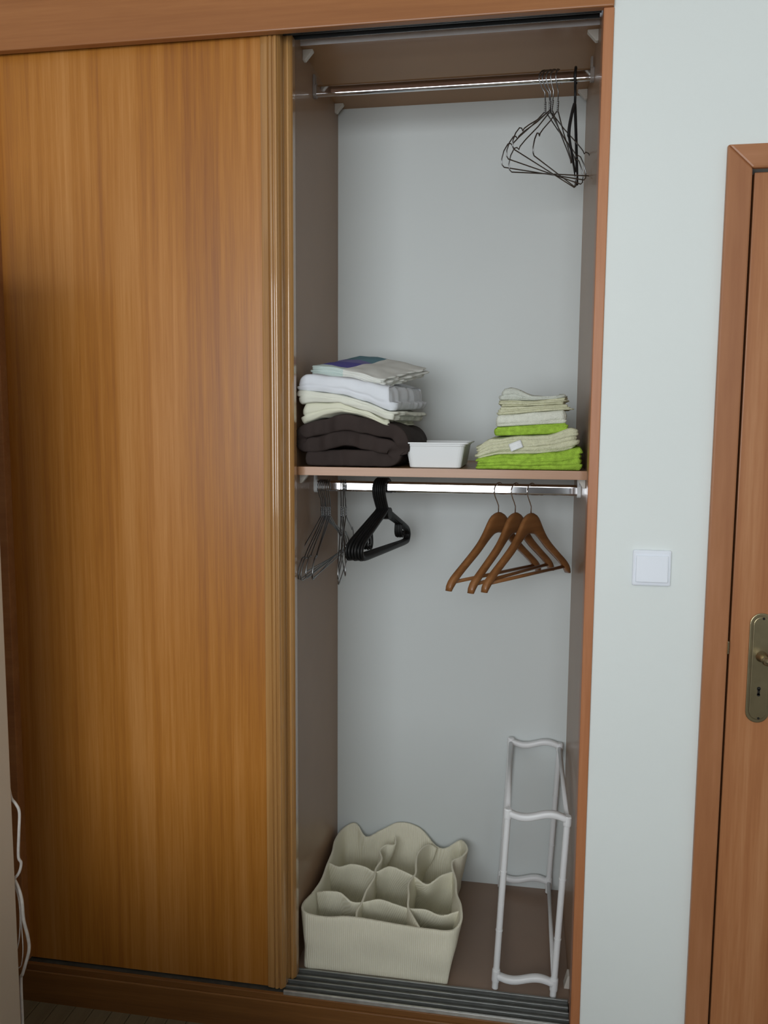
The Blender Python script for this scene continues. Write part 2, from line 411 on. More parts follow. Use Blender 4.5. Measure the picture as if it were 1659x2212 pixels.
# ================================================================ the wardrobe
W = thing('built_in_wardrobe', 'built-in wardrobe of orange-brown veneer, its right half open on shelf and rails', 'wardrobe', (0, 0, 0))
XL, XR = 0.008, 0.728
ZB = 0.1050      # top of the inner floor
obj('header_board', boxbm(-0.737, 0.7425, -0.012, 0.010, 2.434, 2.70), m_header, W, bevel=0.003)
bm = boxbm(0.7215, 0.7435, -0.006, 0.045, -0.003, 2.434)
jr = obj('jamb', bm, m_jamb, W, bevel=0.002); jr['label'] = 'narrow reddish wooden jamb beside the wall'
obj('jamb', boxbm(-0.736, -0.7135, -0.004, 0.045, 0.0, 2.434), m_header, W, bevel=0.002)
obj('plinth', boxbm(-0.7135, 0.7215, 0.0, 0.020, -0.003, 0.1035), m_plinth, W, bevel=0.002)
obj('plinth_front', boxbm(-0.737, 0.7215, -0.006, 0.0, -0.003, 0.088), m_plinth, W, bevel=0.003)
obj('side_panel', boxbm(0.728, 0.744, 0.045, 0.63, 0.0, 2.70), m_mel, W)
obj('side_panel', boxbm(-0.736, -0.72, 0.045, 0.63, 0.0, 2.70), m_mel, W)
obj('centre_partition', boxbm(-0.008, 0.008, 0.105, 0.613, ZB, 2.60), m_mel, W)
obj('back_panel', boxbm(-0.72, 0.728, 0.613, 0.63, 0.0, 2.70), m_back, W)
obj('floor_panel', boxbm(-0.72, 0.728, 0.100, 0.613, 0.085, ZB), plain('brown_floor_board', (0.25, 0.165, 0.115), rough=0.4, coat=0.1, var=0.06), W, bevel=0.001)

# shelves: brown board with its own front edge strip
s = obj('shelf', boxbm(XL, XR, 0.1220, 0.613, 1.4285, 1.4495), m_meluns, W)
obj('edge_strip', boxbm(XL, XR, 0.1200, 0.1222, 1.4285, 1.4495), m_shelfedge, s).__setitem__('label', 'light wood edge strip')
s2 = obj('upper_shelf', boxbm(XL, XR, 0.192, 0.613, 2.487, 2.505), m_meluns, W)
obj('edge_strip', boxbm(XL, XR, 0.190, 0.1922, 2.487, 2.5045), m_paleedge, s2).__setitem__('label', 'pale grey edge strip')

# triangular plastic corner brackets
def bracket(xw, sgn, y, ztop, a=0.026, hgt=0.026, dep=0.016):
    bm = bmesh.new()
    prism(bm, [(xw, ztop), (xw + sgn*a, ztop), (xw + sgn*a, ztop-0.004), (xw + sgn*0.006, ztop-hgt), (xw, ztop-hgt)], 'Y', y, y+dep)
    obj('corner_bracket', bm, m_creamplastic, W, bevel=0.0012)
for y in (0.21, 0.565):
    bracket(XL, 1, y, 2.487); bracket(XR, -1, y, 2.487)
for y in (0.165, 0.565):
    bracket(XL, 1, y, 1.4285, 0.022, 0.024); bracket(XR, -1, y, 1.4285, 0.018, 0.024)
bm = bmesh.new(); prism(bm, [(XR, ZB), (XR-0.014, ZB), (XR-0.005, ZB+0.035), (XR, ZB+0.035)], 'Y', 0.15, 0.18)
obj('corner_bracket', bm, m_creamplastic, W, bevel=0.001)

# oval chrome rails
RY = 0.32
def oval(cy, cz, hy, hz, n=40):
    p = []
    st = hz - hy
    for k in range(n):
        a = 2*PI*k/n; p.append((cy + hy*math.cos(a), cz + hz*0.45*0 + (st if math.sin(a) > 0 else -st) + hy*math.sin(a)))
    return p
def rail(z, fm):
    bm = bmesh.new(); prism(bm, oval(RY, z, 0.0075, 0.0150), 'X', XL+0.004, XR-0.004)
    r = obj('hanging_rail', bm, m_chrome, W, smooth=False)
    for a, b in ((XL, XL+0.010), (XR-0.010, XR)):
        bm = bmesh.new()
        prism(bm, oval(RY, z, 0.0105, 0.0190), 'X', a, b)
        bbox(bm, min(a, b)+0.0, max(a, b)-0.004, RY-0.009, RY+0.009, z+0.010, z+0.040)
        f = obj('rail_flange', bm, fm, r, bevel=0.001)
    return r
RZ1, RZ2 = 1.387, 2.428
rail(RZ1, m_plastic); rail(RZ2, plain('smoky_plastic', (0.20, 0.17, 0.15), rough=0.3))

# sliding doors with moulded stiles
def stile_profile(x0, yf, sgn=1.0, wdt=0.045, dep=0.033):
    """outline in XY: flat band, two beads and a rounded nose on the sgn side"""
    p = [(0.0, dep), (0.0, 0.0030), (0.002, 0.0018)]
    p += [(wdt*0.36, 0.0), (wdt*0.40, 0.0022)]
    for cx, r in ((wdt*0.53, 0.0050), (wdt*0.785, 0.0042)):
        for k in range(9):
            a = PI - PI*k/8
            p.append((cx + r*math.cos(a), 0.003 - r*0.95*math.sin(a)))
    p += [(wdt*0.93, 0.006), (wdt, 0.012), (wdt, dep)]
    return [(x0 + sgn*u, yf + v) for u, v in p]
ZD0, ZD1 = 0.108, 2.458
def sliding_door(x0, x1, yf, label):
    d = obj('sliding_door', boxbm(x0, x1-0.040, yf+0.006, yf+0.030, ZD0, ZD1), m_door, W)
    d['label'] = label
    bm = bmesh.new(); prism(bm, stile_profile(x1-0.045, yf), 'Z', ZD0, ZD1)
    obj('moulded_stile', bm, m_stile, d)
    return d
sliding_door(-0.7195, 0.0045, 0.016, 'front sliding door, fully visible')
sliding_door(-0.7000, 0.0215, 0.058, 'rear sliding door, only its edge showing')
# small nail head in the groove between the doors

# tracks
lt = obj('lower_track', boxbm(-0.7135, 0.7215, 0.010, 0.1035, 0.1020, 0.1045), m_trackbed, W); lt['label'] = 'grey metal door track'
for y, h, t, xa in ((0.0045, 0.0100, 0.0060, 0.0050), (0.0300, 0.0060, 0.0050, -0.7135), (0.0500, 0.0085, 0.0040, -0.7135), (0.0740, 0.0060, 0.0050, -0.7135), (0.0955, 0.0095, 0.0060, -0.7135)):
    o = obj('track_rib', boxbm(xa, 0.7215, y-t/2, y+t/2, 0.1035, 0.1045+h), m_alulip if y < 0.01 else m_alu, lt, bevel=0.001)
ut = obj('upper_track', boxbm(-0.7135, 0.7215, 0.010, 0.107, 2.4775, 2.4790), m_darktrack, W); ut['label'] = 'dark metal door track'
for y, zb in ((0.0125, 2.444), (0.0490, 2.452), (0.0555, 2.452), (0.1040, 2.463)):
    obj('track_rib', boxbm(-0.7135, 0.7215, y-0.0015, y+0.0015, zb, 2.4780), m_darktrack, ut)
bbm = boxbm(-0.7135, 0.7215, 0.108, 0.190, 2.5055, 2.52)
obj('top_panel', bbm, m_meluns, W)

# ================================================================ hangers
def arc(cx, cz, r, a0, a1, n):
    return [(cx + r*math.cos(R(a0+(a1-a0)*k/n)), 0, cz + r*math.sin(R(a0+(a1-a0)*k/n))) for k in range(n+1)]

def wooden_hanger(label):
    """local origin at the rail centre, width along X, near arm on -X"""
    t = thing('wooden_hanger', label, 'hanger', group='wooden hangers on the lower rail')
    zn = -0.061
    # one half outline, upper edge from the neck to the tip and back along the lower edge
    up = [(0.0, 0.0), (0.014, -0.002), (0.031, -0.010), (0.045, -0.026), (0.064, -0.052), (0.088, -0.077), (0.120, -0.101), (0.160, -0.128), (0.190, -0.148), (0.207, -0.163), (0.214, -0.178), (0.213, -0.186)]
    lo = [(0.205, -0.187), (0.192, -0.176), (0.165, -0.154), (0.125, -0.128), (0.085, -0.103), (0.050, -0.077), (0.022, -0.060), (0.0, -0.056)]
    up = [v.to_2d() for v in smooth_path([(a, b, 0) for a, b in up], 2)]; lo = [v.to_2d() for v in smooth_path([(a, b, 0) for a, b in lo], 2)]
    half = [(p[0], p[1]) for p in up] + [(p[0], p[1]) for p in lo]
    out = half + [(-a, b) for a, b in half[::-1][1:-1]]
    bm = bmesh.new()
    # build as quad strip between upper and lower edge so that the arms can thicken and bow forward
    n = 22
    def samp(poly, u):
        L_ = [0]
        for a, b in zip(poly, poly[1:]): L_.append(L_[-1] + math.dist(a, b))
        s_ = u*L_[-1]
        for i in range(len(poly)-1):
            if s_ <= L_[i+1] + 1e-9:
                k = (s_-L_[i])/(L_[i+1]-L_[i]+1e-12)
                return (poly[i][0]+(poly[i+1][0]-poly[i][0])*k, poly[i][1]+(poly[i+1][1]-poly[i][1])*k)
        return poly[-1]
    U = [(p[0], p[1]) for p in up]; Lw = [(p[0], p[1]) for p in lo][::-1]
    for sg in (-1, 1):
        rows = []
        for k in range(n+1):
            u = k/n; a = samp(U, u); b = samp(Lw, u)
            th = 0.0065 + 0.0025*u; bow = 0.016*u*u
            ring = []
            for q in range(12):
                an = 2*PI*q/12
                c_, s_ = math.cos(an), math.sin(an)
                e_ = (abs(c_)**0.6)*(1 if c_ > 0 else -1); g_ = (abs(s_)**0.6)*(1 if s_ > 0 else -1)
                mx, mz = (a[0]+b[0])/2, (a[1]+b[1])/2
                hx, hz = (a[0]-b[0])/2, (a[1]-b[1])/2
                ring.append(bm.verts.new((sg*(mx+hx*e_), bow*0 + th*g_, zn + mz + hz*e_)))
            rows.append(ring)
        for a, b in zip(rows, rows[1:]):
            for q in range(12): bm.faces.new((a[q], a[(q+1) % 12], b[(q+1) % 12], b[q]))
        bm.faces.new(rows[-1])
    bmesh.ops.remove_doubles(bm, verts=bm.verts, dist=0.0002)
    obj('hanger_body', bm, m_hang, t, smooth=True)
    bm = bmesh.new(); tube(bm, [(-0.190, 0, zn-0.166), (0.190, 0, zn-0.166)], 0.0048, 10)
    obj('trouser_bar', bm, m_hang, t, smooth=True)
    bm = bmesh.new()
    cz = -0.0053; r = 0.0225
    p = [(0, 0, zn-0.004), (0, 0, zn+0.016), (-0.006, 0, zn+0.026), (-0.016, 0, zn+0.040)] + arc(0, cz, r, 190, -25, 14)
    tube(bm, p, 0.0017, 8)
    obj('hook', bm, m_chrome, t, smooth=True)
    return t
WH = [(0.515, 57, 'leftmost of the three wooden hangers on the lower rail'),
      (0.559, 60, 'middle one of the three wooden hangers on the lower rail'),
      (0.601, 58, 'wooden hanger on the lower rail nearest the right side panel')]
wh = wooden_hanger(WH[0][2])
for k, (x, a, lb) in enumerate(WH):
    if k == 0: wh.location = (x, RY, RZ1); wh.rotation_euler = (0, R(0.5), R(a))
    else: dup(wh, (x, RY, RZ1 + (0.002 if k == 1 else -0.004)*0), R(a), lb, tilt=R(-0.4 if k == 1 else 0.6))

def plastic_hanger(label):
    t = thing('plastic_hanger', label, 'hanger', group='black plastic hangers nested on the lower rail')
    zn = -0.058
    bm = bmesh.new()
    half = [(0.012, -0.010), (0.05, -0.026), (0.10, -0.047), (0.145, -0.066), (0.168, -0.078), (0.178, -0.092), (0.174, -0.107), (0.158, -0.115), (0.08, -0.116)]
    pts = [(-a, 0, zn+b) for a, b in half[::-1]] + [(0, 0, zn-0.002)] + [(a, 0, zn+b) for a, b in half]
    tube(bm, smooth_path(pts, 3, closed=True), 0.0066, 10, closed=True, ry=0.0038)
    o = obj('hanger_body', bm, m_black, t, smooth=True)
    bm = bmesh.new()
    cz = -0.0065; r = 0.0265
    p = [(0.001, 0, zn-0.006), (-0.010, 0, zn+0.012), (-0.022, 0, zn+0.034)] + arc(0, cz, r, 185, 5, 12) + [(0.026, 0, cz-0.012)]
    tube(bm, p, 0.0062, 8, ry=0.0036)
    lathe(bm, [(0.0165, -0.0036), (0.0165, 0.0036)], (0.012, 0, zn-0.016), 'Y', 16)
    obj('hook', bm, m_black, t, smooth=False)
    for sg in (-1, 1):
        bm = bmesh.new()
        x0 = sg*0.122
        p = [(x0 - sg*0.010, 0, zn-0.054), (x0 - sg*0.013, 0, zn-0.080), (x0 - sg*0.006, 0, zn-0.094), (x0 + sg*0.003, 0, zn-0.092), (x0 + sg*0.007, 0, zn-0.080)]
        tube(bm, smooth_path(p, 3), 0.0032, 8)
        obj('strap_hook', bm, m_black, t, smooth=True)
    return t
nb = 6
lbs = ['black plastic hanger, leftmost of the nested bunch', None, None, None, None, 'black plastic hanger, rightmost of the nested bunch']
ph = None
MID = 'black plastic hanger nested inside the bunch between its outer two'
for k in range(nb):
    lb = lbs[k] or MID
    X = 0.187 + 0.0053*k; a = 73 + 1.0*k
    if ph is None:
        ph = plastic_hanger(lb); ph.location = (X, RY, RZ1); ph.rotation_euler = (0, R(-1.0), R(a))
    else: dup(ph, (X, RY, RZ1), R(a), lb, tilt=R(-1.0 + 0.5*(k % 2)))

def wire_hanger(label, group, half=0.20, drop=0.135):
    """twisted neck, notched shoulders, straight bottom bar"""
    t = thing('wire_hanger', label, 'hanger', group=group)
    k = half/0.20; zn = -0.083; d = drop/0.135
    rt = [(0.004, -0.002), (0.06*k, -0.034*d), (0.12*k, -0.064*d), (0.146*k, -0.079*d), (0.152*k, -0.086*d), (0.160*k, -0.082*d), (0.172*k, -0.084*d),
          (0.190*k, -0.100*d), (0.200*k, -0.118*d), (0.199*k, -0.130*d), (0.190*k, -0.135*d)]
    pts = [(-a, 0, zn+b) for a, b in rt[::-1]] + [(a, 0, zn+b) for a, b in rt]
    bm = bmesh.new()
    tube(bm, pts, 0.0016, 6, closed=True)
    obj('hanger_frame', bm, m_wire, t, smooth=True)
    bm = bmesh.new()
    tw = [(0.0016*math.cos(q*1.5), 0.0016*math.sin(q*1.5), zn-0.004+0.0022*q) for q in range(14)]
    tube(bm, tw, 0.0016, 6)
    tw = [(-0.0016*math.cos(q*1.5), -0.0016*math.sin(q*1.5), zn-0.004+0.0022*q) for q in range(14)]
    tube(bm, tw, 0.0016, 6)
    cz = -0.004; r = 0.0205
    p = [(0.0, 0, zn+0.026), (-0.001, 0, zn+0.046), (-0.010, 0, zn+0.056)] + arc(0, cz, r, 196, -20, 14)
    tube(bm, p, 0.0016, 6)
    obj('hook', bm, m_wire, t, smooth=True)
    return t
GL = 'wire hangers bunched at the left end of the lower rail'
BL = 'silver wire hanger inside the crowded left bunch, between its outermost two, on the lower rail'
wl = wire_hanger(BL, GL)
spec = [(0.026, 80, 1.0), (0.031, 84, 0.5), (0.036, 84, -0.5), (0.0405, 88, 2.5), (0.046, 91, 1.2), (0.052, 90, 3.0)]
for k, (x, a, tl) in enumerate(spec):
    if k == 0:
        wl.location = (x, RY, RZ1); wl.rotation_euler = (0, R(tl-5), R(a))
        wl['label'] = 'silver wire hanger hooked nearest the left panel on the lower rail'
    else: dup(wl, (x, RY, RZ1), R(a), BL if k < 5 else 'silver wire hanger at the right edge of the left bunch on the lower rail', tilt=R(tl-5))
for k, (x, a, tl, lb) in enumerate([(0.084, 100, -3.0, 'wire hanger just right of the left bunch, turned almost edge-on, leftmost of the loose three'),
                                    (0.090, 104, 1.0, 'wire hanger right of the left bunch, middle one of the loose three'),
                                    (0.096, 96, -9.0, 'wire hanger right of the left bunch, nearest the black plastic hangers')]):
    o = dup(wl, (x, RY, RZ1), R(a), lb, tilt=R(tl)); o['group'] = 'loose wire hangers beside the left bunch'

GU = 'wire hangers on the upper rail at the right'
w5 = None
US = [(0.608, 40, -2.0, 'wire hanger on the upper rail reaching farthest to the left, highest left loop'),
      (0.616, 38, -6.0, 'wire hanger on the upper rail with the lowest left loop, second from the left'),
      (0.624, 46, 3.0, 'wire hanger on the upper rail in the middle of the five'),
      (0.633, 54, 8.0, 'wire hanger on the upper rail whose bottom bar slopes lowest to the right'),
      (0.642, 66, 2.0, 'rightmost wire hanger on the upper rail, small left loop beside the black hanger')]
for k, (x, a, tl, lb) in enumerate(US):
    if w5 is None:
        w5 = wire_hanger(lb, GU, half=0.140, drop=0.150); w5.location = (x, RY, RZ2); w5.rotation_euler = (0, R(tl), R(a))
    else: dup(w5, (x, RY, RZ2), R(a), lb, tilt=R(tl))

# one black flocked hanger on the upper rail
t = thing('flocked_hanger', 'single black hanger seen edge-on at the right end of the upper rail', 'hanger', (0.683, RY, RZ2), R(84))
zn = -0.060
bm = bmesh.new()
half_ = [(0.0, -0.010), (0.03, -0.022), (0.08, -0.050), (0.13, -0.082), (0.17, -0.110), (0.195, -0.132), (0.205, -0.150)]
for sg in (-1, 1):
    p = smooth_path([(sg*a, 0, zn+b) for a, b in half_], 3)
    tube(bm, p, 0.0065, 8, ry=0.0038)
obj('hanger_arms', bm, m_velvet, t, smooth=True)
bm = bmesh.new(); tube(bm, [(-0.2, 0, zn-0.148), (0.2, 0, zn-0.148)], 0.003, 8); obj('lower_bar', bm, m_velvet, t, smooth=True)
bm = bmesh.new()
tube(bm, [(0, 0, zn-0.016), (0, 0, zn+0.014), (-0.010, 0, zn+0.028), (-0.019, 0, zn+0.042)] + arc(0, -0.0045, 0.0225, 190, -20, 12), 0.0032, 8)
obj('hook', bm, m_black, t, smooth=True)

# ================================================================ folded textiles on the shelf
def lerp_tab(tab, x):
    if x <= tab[0][0]: return tab[0][1]
    for (a, b), (c, d) in zip(tab, tab[1:]):
        if x <= c:
            k = (x-a)/(c-a); k = k*k*(3-2*k)*0.5 + k*0.5
            return b + (d-b)*k
    return tab[-1][1]
def folded(name, mat, x0, x1, y0, y1, zb, zt, n, seed, edge=0.004, rough=0.003, start_left=True, gap=0.10, tail=False, tilt=0.0, yaw=0.0, piv=None, label=None, cat=None, group=None, open_w=0.0, ny=16, nx=22, wr=0.0015, origin=None, sub=1):
    """n layers zigzag folded in XZ, laid along Y, squeezed between the height tables zb and zt"""
    t = 1.0/n
    cl = []
    left = start_left
    for k in range(n):
        z = (k+0.5)*t
        xa, xb = x0 + t*0.0, x1
        pad_l = 0.012 + 0.004*math.sin(seed+k*2.1); pad_r = 0.010 + 0.004*math.cos(seed*1.7+k)
        if k == 0 or k == n-1:
            pass
        xs = [(x0+pad_l) + (x1-pad_r-x0-pad_l)*i/nx for i in range(nx+1)]
        if not left: xs = xs[::-1]
        if k == 0 and open_w: xs = xs
        cl += [(xx, z) for xx in xs]
        if k < n-1:
            # u turn at the end reached
            ex = xs[-1]; sg = 1 if ex > (x0+x1)/2 else -1
            for q in range(1, 5):
                an = -PI/2 + PI*q/5
                cl.append((ex + sg*0.011*math.cos(an), z + t/2 + t/2*math.sin(an)))
        left = not left
    if tail:
        ex, ez = cl[-1]
        for an in (70, 50, 28, 6, -14, -34):
            cl.append((ex + 0.030*math.cos(R(an)) + 0.004, ez - t*1.0 + t*1.0*math.sin(R(an))))
        cl += [(ex + 0.034, 0.36), (ex + 0.033, 0.30)]
    # half thickness in relative units, converted through local height
    bm = bmesh.new(); rows = []
    m = len(cl)
    ys = [0.0, 0.004, 0.012] + [0.012 + (1-0.024)*j/ny for j in range(1, ny)] + [0.988, 0.996, 1.0]
    def place(x, zr, y):
        b_, t_ = lerp_tab(zb, x), lerp_tab(zt, x)
        return b_ + zr*(t_-b_)
    H = lerp_tab(zt, (x0+x1)/2)-lerp_tab(zb, (x0+x1)/2)
    for j, yr in enumerate(ys):
        th = 0.5*t*(1-gap)
        if j in (0, len(ys)-1): th *= 0.45
        elif j in (1, len(ys)-2): th *= 0.85
        row = []
        for i in range(m):
            a = cl[max(0, i-1)]; b = cl[min(m-1, i+1)]
            dx, dz = (b[0]-a[0]), (b[1]-a[1])*H
            L_ = math.hypot(dx, dz) or 1
            nxv, nzv = -dz/L_, dx/L_
            x, zr = cl[i]
            e0 = noise.noise(Vector((x*14+seed, zr*4.0, seed*3.1)))
            e1 = noise.noise(Vector((x*45+seed, zr*9.0, seed*1.1)))
            yy = y0 + (y1-y0)*yr + (1-yr)**4*edge*(e0*1.6+e1*0.8) + 0.004*noise.noise(Vector((zr*7, seed, 2.2)))
            for side in (1, -1):
                off = th*(0.4*H + 0.6*(lerp_tab(zt, x)-lerp_tab(zb, x)))*side
                px = x + nxv*off; pz = place(x, zr, yy) + nzv*off
                q = Vector((px*16, yy*12, zr*2.5+seed))
                q2 = Vector((px*50, yy*40, zr*6+seed*2))
                px += 0.004*noise.noise(q+Vector((5, 0, 0))); pz += tilt*(yy-y0)*(0.35+0.65*zr if tilt else 1)
                pz += rough*noise.noise(q)*min(1, zr*3) + wr*noise.noise(q2)*min(1, zr*4)
                row.append((px, yy, pz))
        rows.append(row)
    V = []
    for row in rows:
        rr = []
        for (x, y, z) in row:
            if yaw:
                cx, cy = piv; c_, s_ = math.cos(yaw), math.sin(yaw)
                x, y = cx + (x-cx)*c_ - (y-cy)*s_, cy + (x-cx)*s_ + (y-cy)*c_
            rr.append(bm.verts.new((x, y, z)))
        V.append(rr)
    J = len(ys)
    for j in range(J-1):
        for i in range(m-1):
            for s_ in (0, 1):
                bm.faces.new((V[j][2*i+s_], V[j][2*i+2+s_], V[j+1][2*i+2+s_], V[j+1][2*i+s_]))
        for i in (0, m-1):
            bm.faces.new((V[j][2*i], V[j][2*i+1], V[j+1][2*i+1], V[j+1][2*i]))
    for j in (0, J-1):
        for i in range(m-1):
            bm.faces.new((V[j][2*i], V[j][2*i+2], V[j][2*i+3], V[j][2*i+1]))
    if origin is None:
        origin = ((x0+x1)/2, (y0+y1)/2, lerp_tab(zb, (x0+x1)/2))
    o = obj(name, bm, mat, None, smooth=True, subsurf=sub, origin=origin)
    tag(o, label, cat, group)
    return o
Z0 = 1.4500
# thick dark brown duvet
folded('folded_duvet', m_duvet, 0.018, 0.256, 0.136, 0.42, [(0.0, Z0+0.002), (0.3, Z0+0.002)],
       [(0.01, 1.548), (0.06, 1.568), (0.13, 1.583), (0.19, 1.577), (0.25, 1.560), (0.3, 1.552)], 3, 1.3, edge=0.012, rough=0.010, wr=0.0035, start_left=True, gap=0.04, tail=True,
       label='thick dark brown folded duvet at the bottom of the left pile', cat='duvet', yaw=R(-3), piv=(0.02, 0.12), sub=1)

def puff(name, mat, x0, x1, y0, y1, zb, zt, grooves, seed, label, cat, group=None, yaw=0.0, piv=None, rad=0.016, depth=0.005, wob=0.10, fringe=0.004, tilt=0.0,
         belly=0.5, wrinkle=0.002, ends=0.004, open_r=0.0):
    """folded cloth: a soft slab whose sides show the folded layers as wandering grooves between rounded lips"""
    per = []
    def seg(p, q, n):
        for k in range(n): per.append((p[0]+(q[0]-p[0])*k/n, p[1]+(q[1]-p[1])*k/n))
    def corner(cx, cy, a0, rr):
        for k in range(5): per.append((cx+rr*math.cos(R(a0+90*k/5)), cy+rr*math.sin(R(a0+90*k/5))))
    r_ = rad
    seg((x0+r_, y0), (x1-r_, y0), 54); corner(x1-r_, y0+r_, -90, r_)
    seg((x1, y0+r_), (x1, y1-r_), 34); corner(x1-r_, y1-r_, 0, r_)
    seg((x1-r_, y1), (x0+r_, y1), 14); corner(x0+r_, y1-r_, 90, r_)
    seg((x0, y1-r_), (x0, y0+r_), 20); corner(x0+r_, y0+r_, 180, r_)
    n = len(per); NV = 9*max(2, len(grooves)+1)
    bm = bmesh.new(); rows = []
    cx, cy = (x0+x1)/2, (y0+y1)/2
    def fin(x, y, z):
        z += tilt*(y-y0)
        if yaw:
            c_, s_ = math.cos(yaw), math.sin(yaw)
            x, y = piv[0] + (x-piv[0])*c_ - (y-piv[1])*s_, piv[1] + (x-piv[0])*s_ + (y-piv[1])*c_
        return (x, y, z)
    def heights(x): return lerp_tab(zb, x), lerp_tab(zt, x)
    for j in range(NV+1):
        v = j/NV
        row = []
        for i in range(n):
            x, y = per[i]
            a_, b_ = per[i-1], per[(i+1) % n]
            tx, ty = b_[0]-a_[0], b_[1]-a_[1]; L_ = math.hypot(tx, ty) or 1
            ox, oy = ty/L_, -tx/L_
            zb_, zt_ = heights(x); H = zt_-zb_
            off = belly*0.5*H*(math.sqrt(max(0, 1-(2*v-1)**2*0.96)) - 1)
            for g, gv in enumerate(grooves):
                w_ = wob*noise.noise(Vector((x*11+seed+g*3.1, y*9, g*1.7))) + wob*0.35*noise.noise(Vector((x*42+seed, y*30, g*2.3)))
                gd = depth*(0.65 + 0.7*noise.noise(Vector((x*8+g, y*8, seed))))
                off -= max(0.0, gd)*math.exp(-((v-gv-w_)/0.055)**2)
            lay = sum(1 for gv in grooves if v > gv)
            right_rear = max(0.0, min(1.0, (ox*0.9+0.1)*1.2)) if ox > 0 else 0.0
            off += fringe*right_rear*(noise.noise(Vector((y*38, lay*5.3+seed, 1.0)))*1.4 + 0.6*math.sin(lay*2.4+seed))
            off += ends*(1 if ox < -0.5 else 0.5)*math.sin(lay*2.1+seed)*abs(ox)
            off += 0.0022*noise.noise(Vector((x*24+seed, y*24, v*3)))
            zz = zb_ + H*v + wrinkle*noise.noise(Vector((x*26+seed, y*20, v*2.0)))*min(1, v*4)
            row.append(bm.verts.new(fin(x+ox*off, y+oy*off, zz)))
        rows.append(row)
    for a_, b_ in zip(rows, rows[1:]):
        for i in range(n): bm.faces.new((a_[i], a_[(i+1) % n], b_[(i+1) % n], b_[i]))
    # top cap in shrinking rings
    prev = rows[-1]
    base = [(v.co.x, v.co.y, v.co.z) for v in prev]
    mcx = sum(p[0] for p in base)/n; mcy = sum(p[1] for p in base)/n
    for q in range(1, 9):
        k = 1-q/9.0
        ring = []
        for i in range(n):
            bx, by = cx+(per[i][0]-cx)*k, cy+(per[i][1]-cy)*k
            zb_, zt_ = heights(bx)
            zz = zt_ + 0.0012*min(1, q/2) + wrinkle*1.3*noise.noise(Vector((bx*22+seed, by*17, 3.0)))
            x_, y_, z_ = fin(bx, by, zz)
            if q == 1: z_ = (z_+base[i][2])/2 + 0.0006
            ring.append(bm.verts.new((x_, y_, z_)))
        for i in range(n): bm.faces.new((prev[i], prev[(i+1) % n], ring[(i+1) % n], ring[i]))
        prev = ring
    bm.faces.new(prev)
    bm.faces.new(rows[0][::-1])
    o = obj(name, bm, mat, None, smooth=True, origin=((x0+x1)/2, (y0+y1)/2, lerp_tab(zb, (x0+x1)/2)))
    return tag(o, label, cat, group)

GP = 'folded sheets piled on the brown duvet'
T1 = [(0.01, 1.552), (0.04, 1.562), (0.09, 1.580), (0.13, 1.586), (0.17, 1.582), (0.25, 1.553), (0.3, 1.546)]
T2 = [(0.01, 1.604), (0.06, 1.610), (0.125, 1.609), (0.14, 1.603), (0.19, 1.590), (0.25, 1.568), (0.3, 1.562)]
T3 = [(0.01, 1.641), (0.06, 1.637), (0.13, 1.629), (0.19, 1.612), (0.25, 1.590), (0.3, 1.586)]
T4 = [(0.01, 1.668), (0.035, 1.680), (0.13, 1.672), (0.19, 1.660), (0.25, 1.648), (0.3, 1.642)]
up = lambda T, d=0.001: [(a, b+d) for a, b in T]
puff('folded_sheet', m_cream, 0.020, 0.248, 0.126, 0.45, up(T1), T2, [0.42], 2.7, 'yellowish cream folded sheet lying directly on the brown duvet', 'sheet', GP,
     yaw=R(-5), piv=(0.02, 0.12), depth=0.006, fringe=0.007, wrinkle=0.005, wob=0.16)
puff('folded_sheet', m_ivory, 0.012, 0.270, 0.121, 0.47, up(T2), T3, [0.60], 5.1, 'ivory folded sheet between the cream sheet and the white sheet', 'sheet', GP,
     yaw=R(-5), piv=(0.02, 0.12), depth=0.004, fringe=0.008, wrinkle=0.004, wob=0.14)
puff('folded_sheet', m_white, 0.012, 0.262, 0.124, 0.48, up(T3), T4, [0.34], 8.3, 'bluish white folded sheet, the uppermost wide one of the left pile', 'sheet', GP,
     yaw=R(-6), piv=(0.02, 0.12), depth=0.003, fringe=0.008, wrinkle=0.003, wob=0.12, rad=0.012, tilt=0.03)
puff('folded_pillowcase', m_pattern, 0.050, 0.262, 0.165, 0.42, [(0.05, 1.676), (0.13, 1.670), (0.27, 1.643)],
     [(0.05, 1.705), (0.10, 1.703), (0.17, 1.690), (0.27, 1.666)], [0.2, 0.42, 0.63, 0.83], 3.9, 'printed pillowcase with violet and teal blocks on top of the left pile', 'pillowcase', None,
     yaw=R(-18), piv=(0.15, 0.25), depth=0.0035, fringe=0.008, wrinkle=0.003, wob=0.05, rad=0.008, tilt=0.17, belly=0.25)

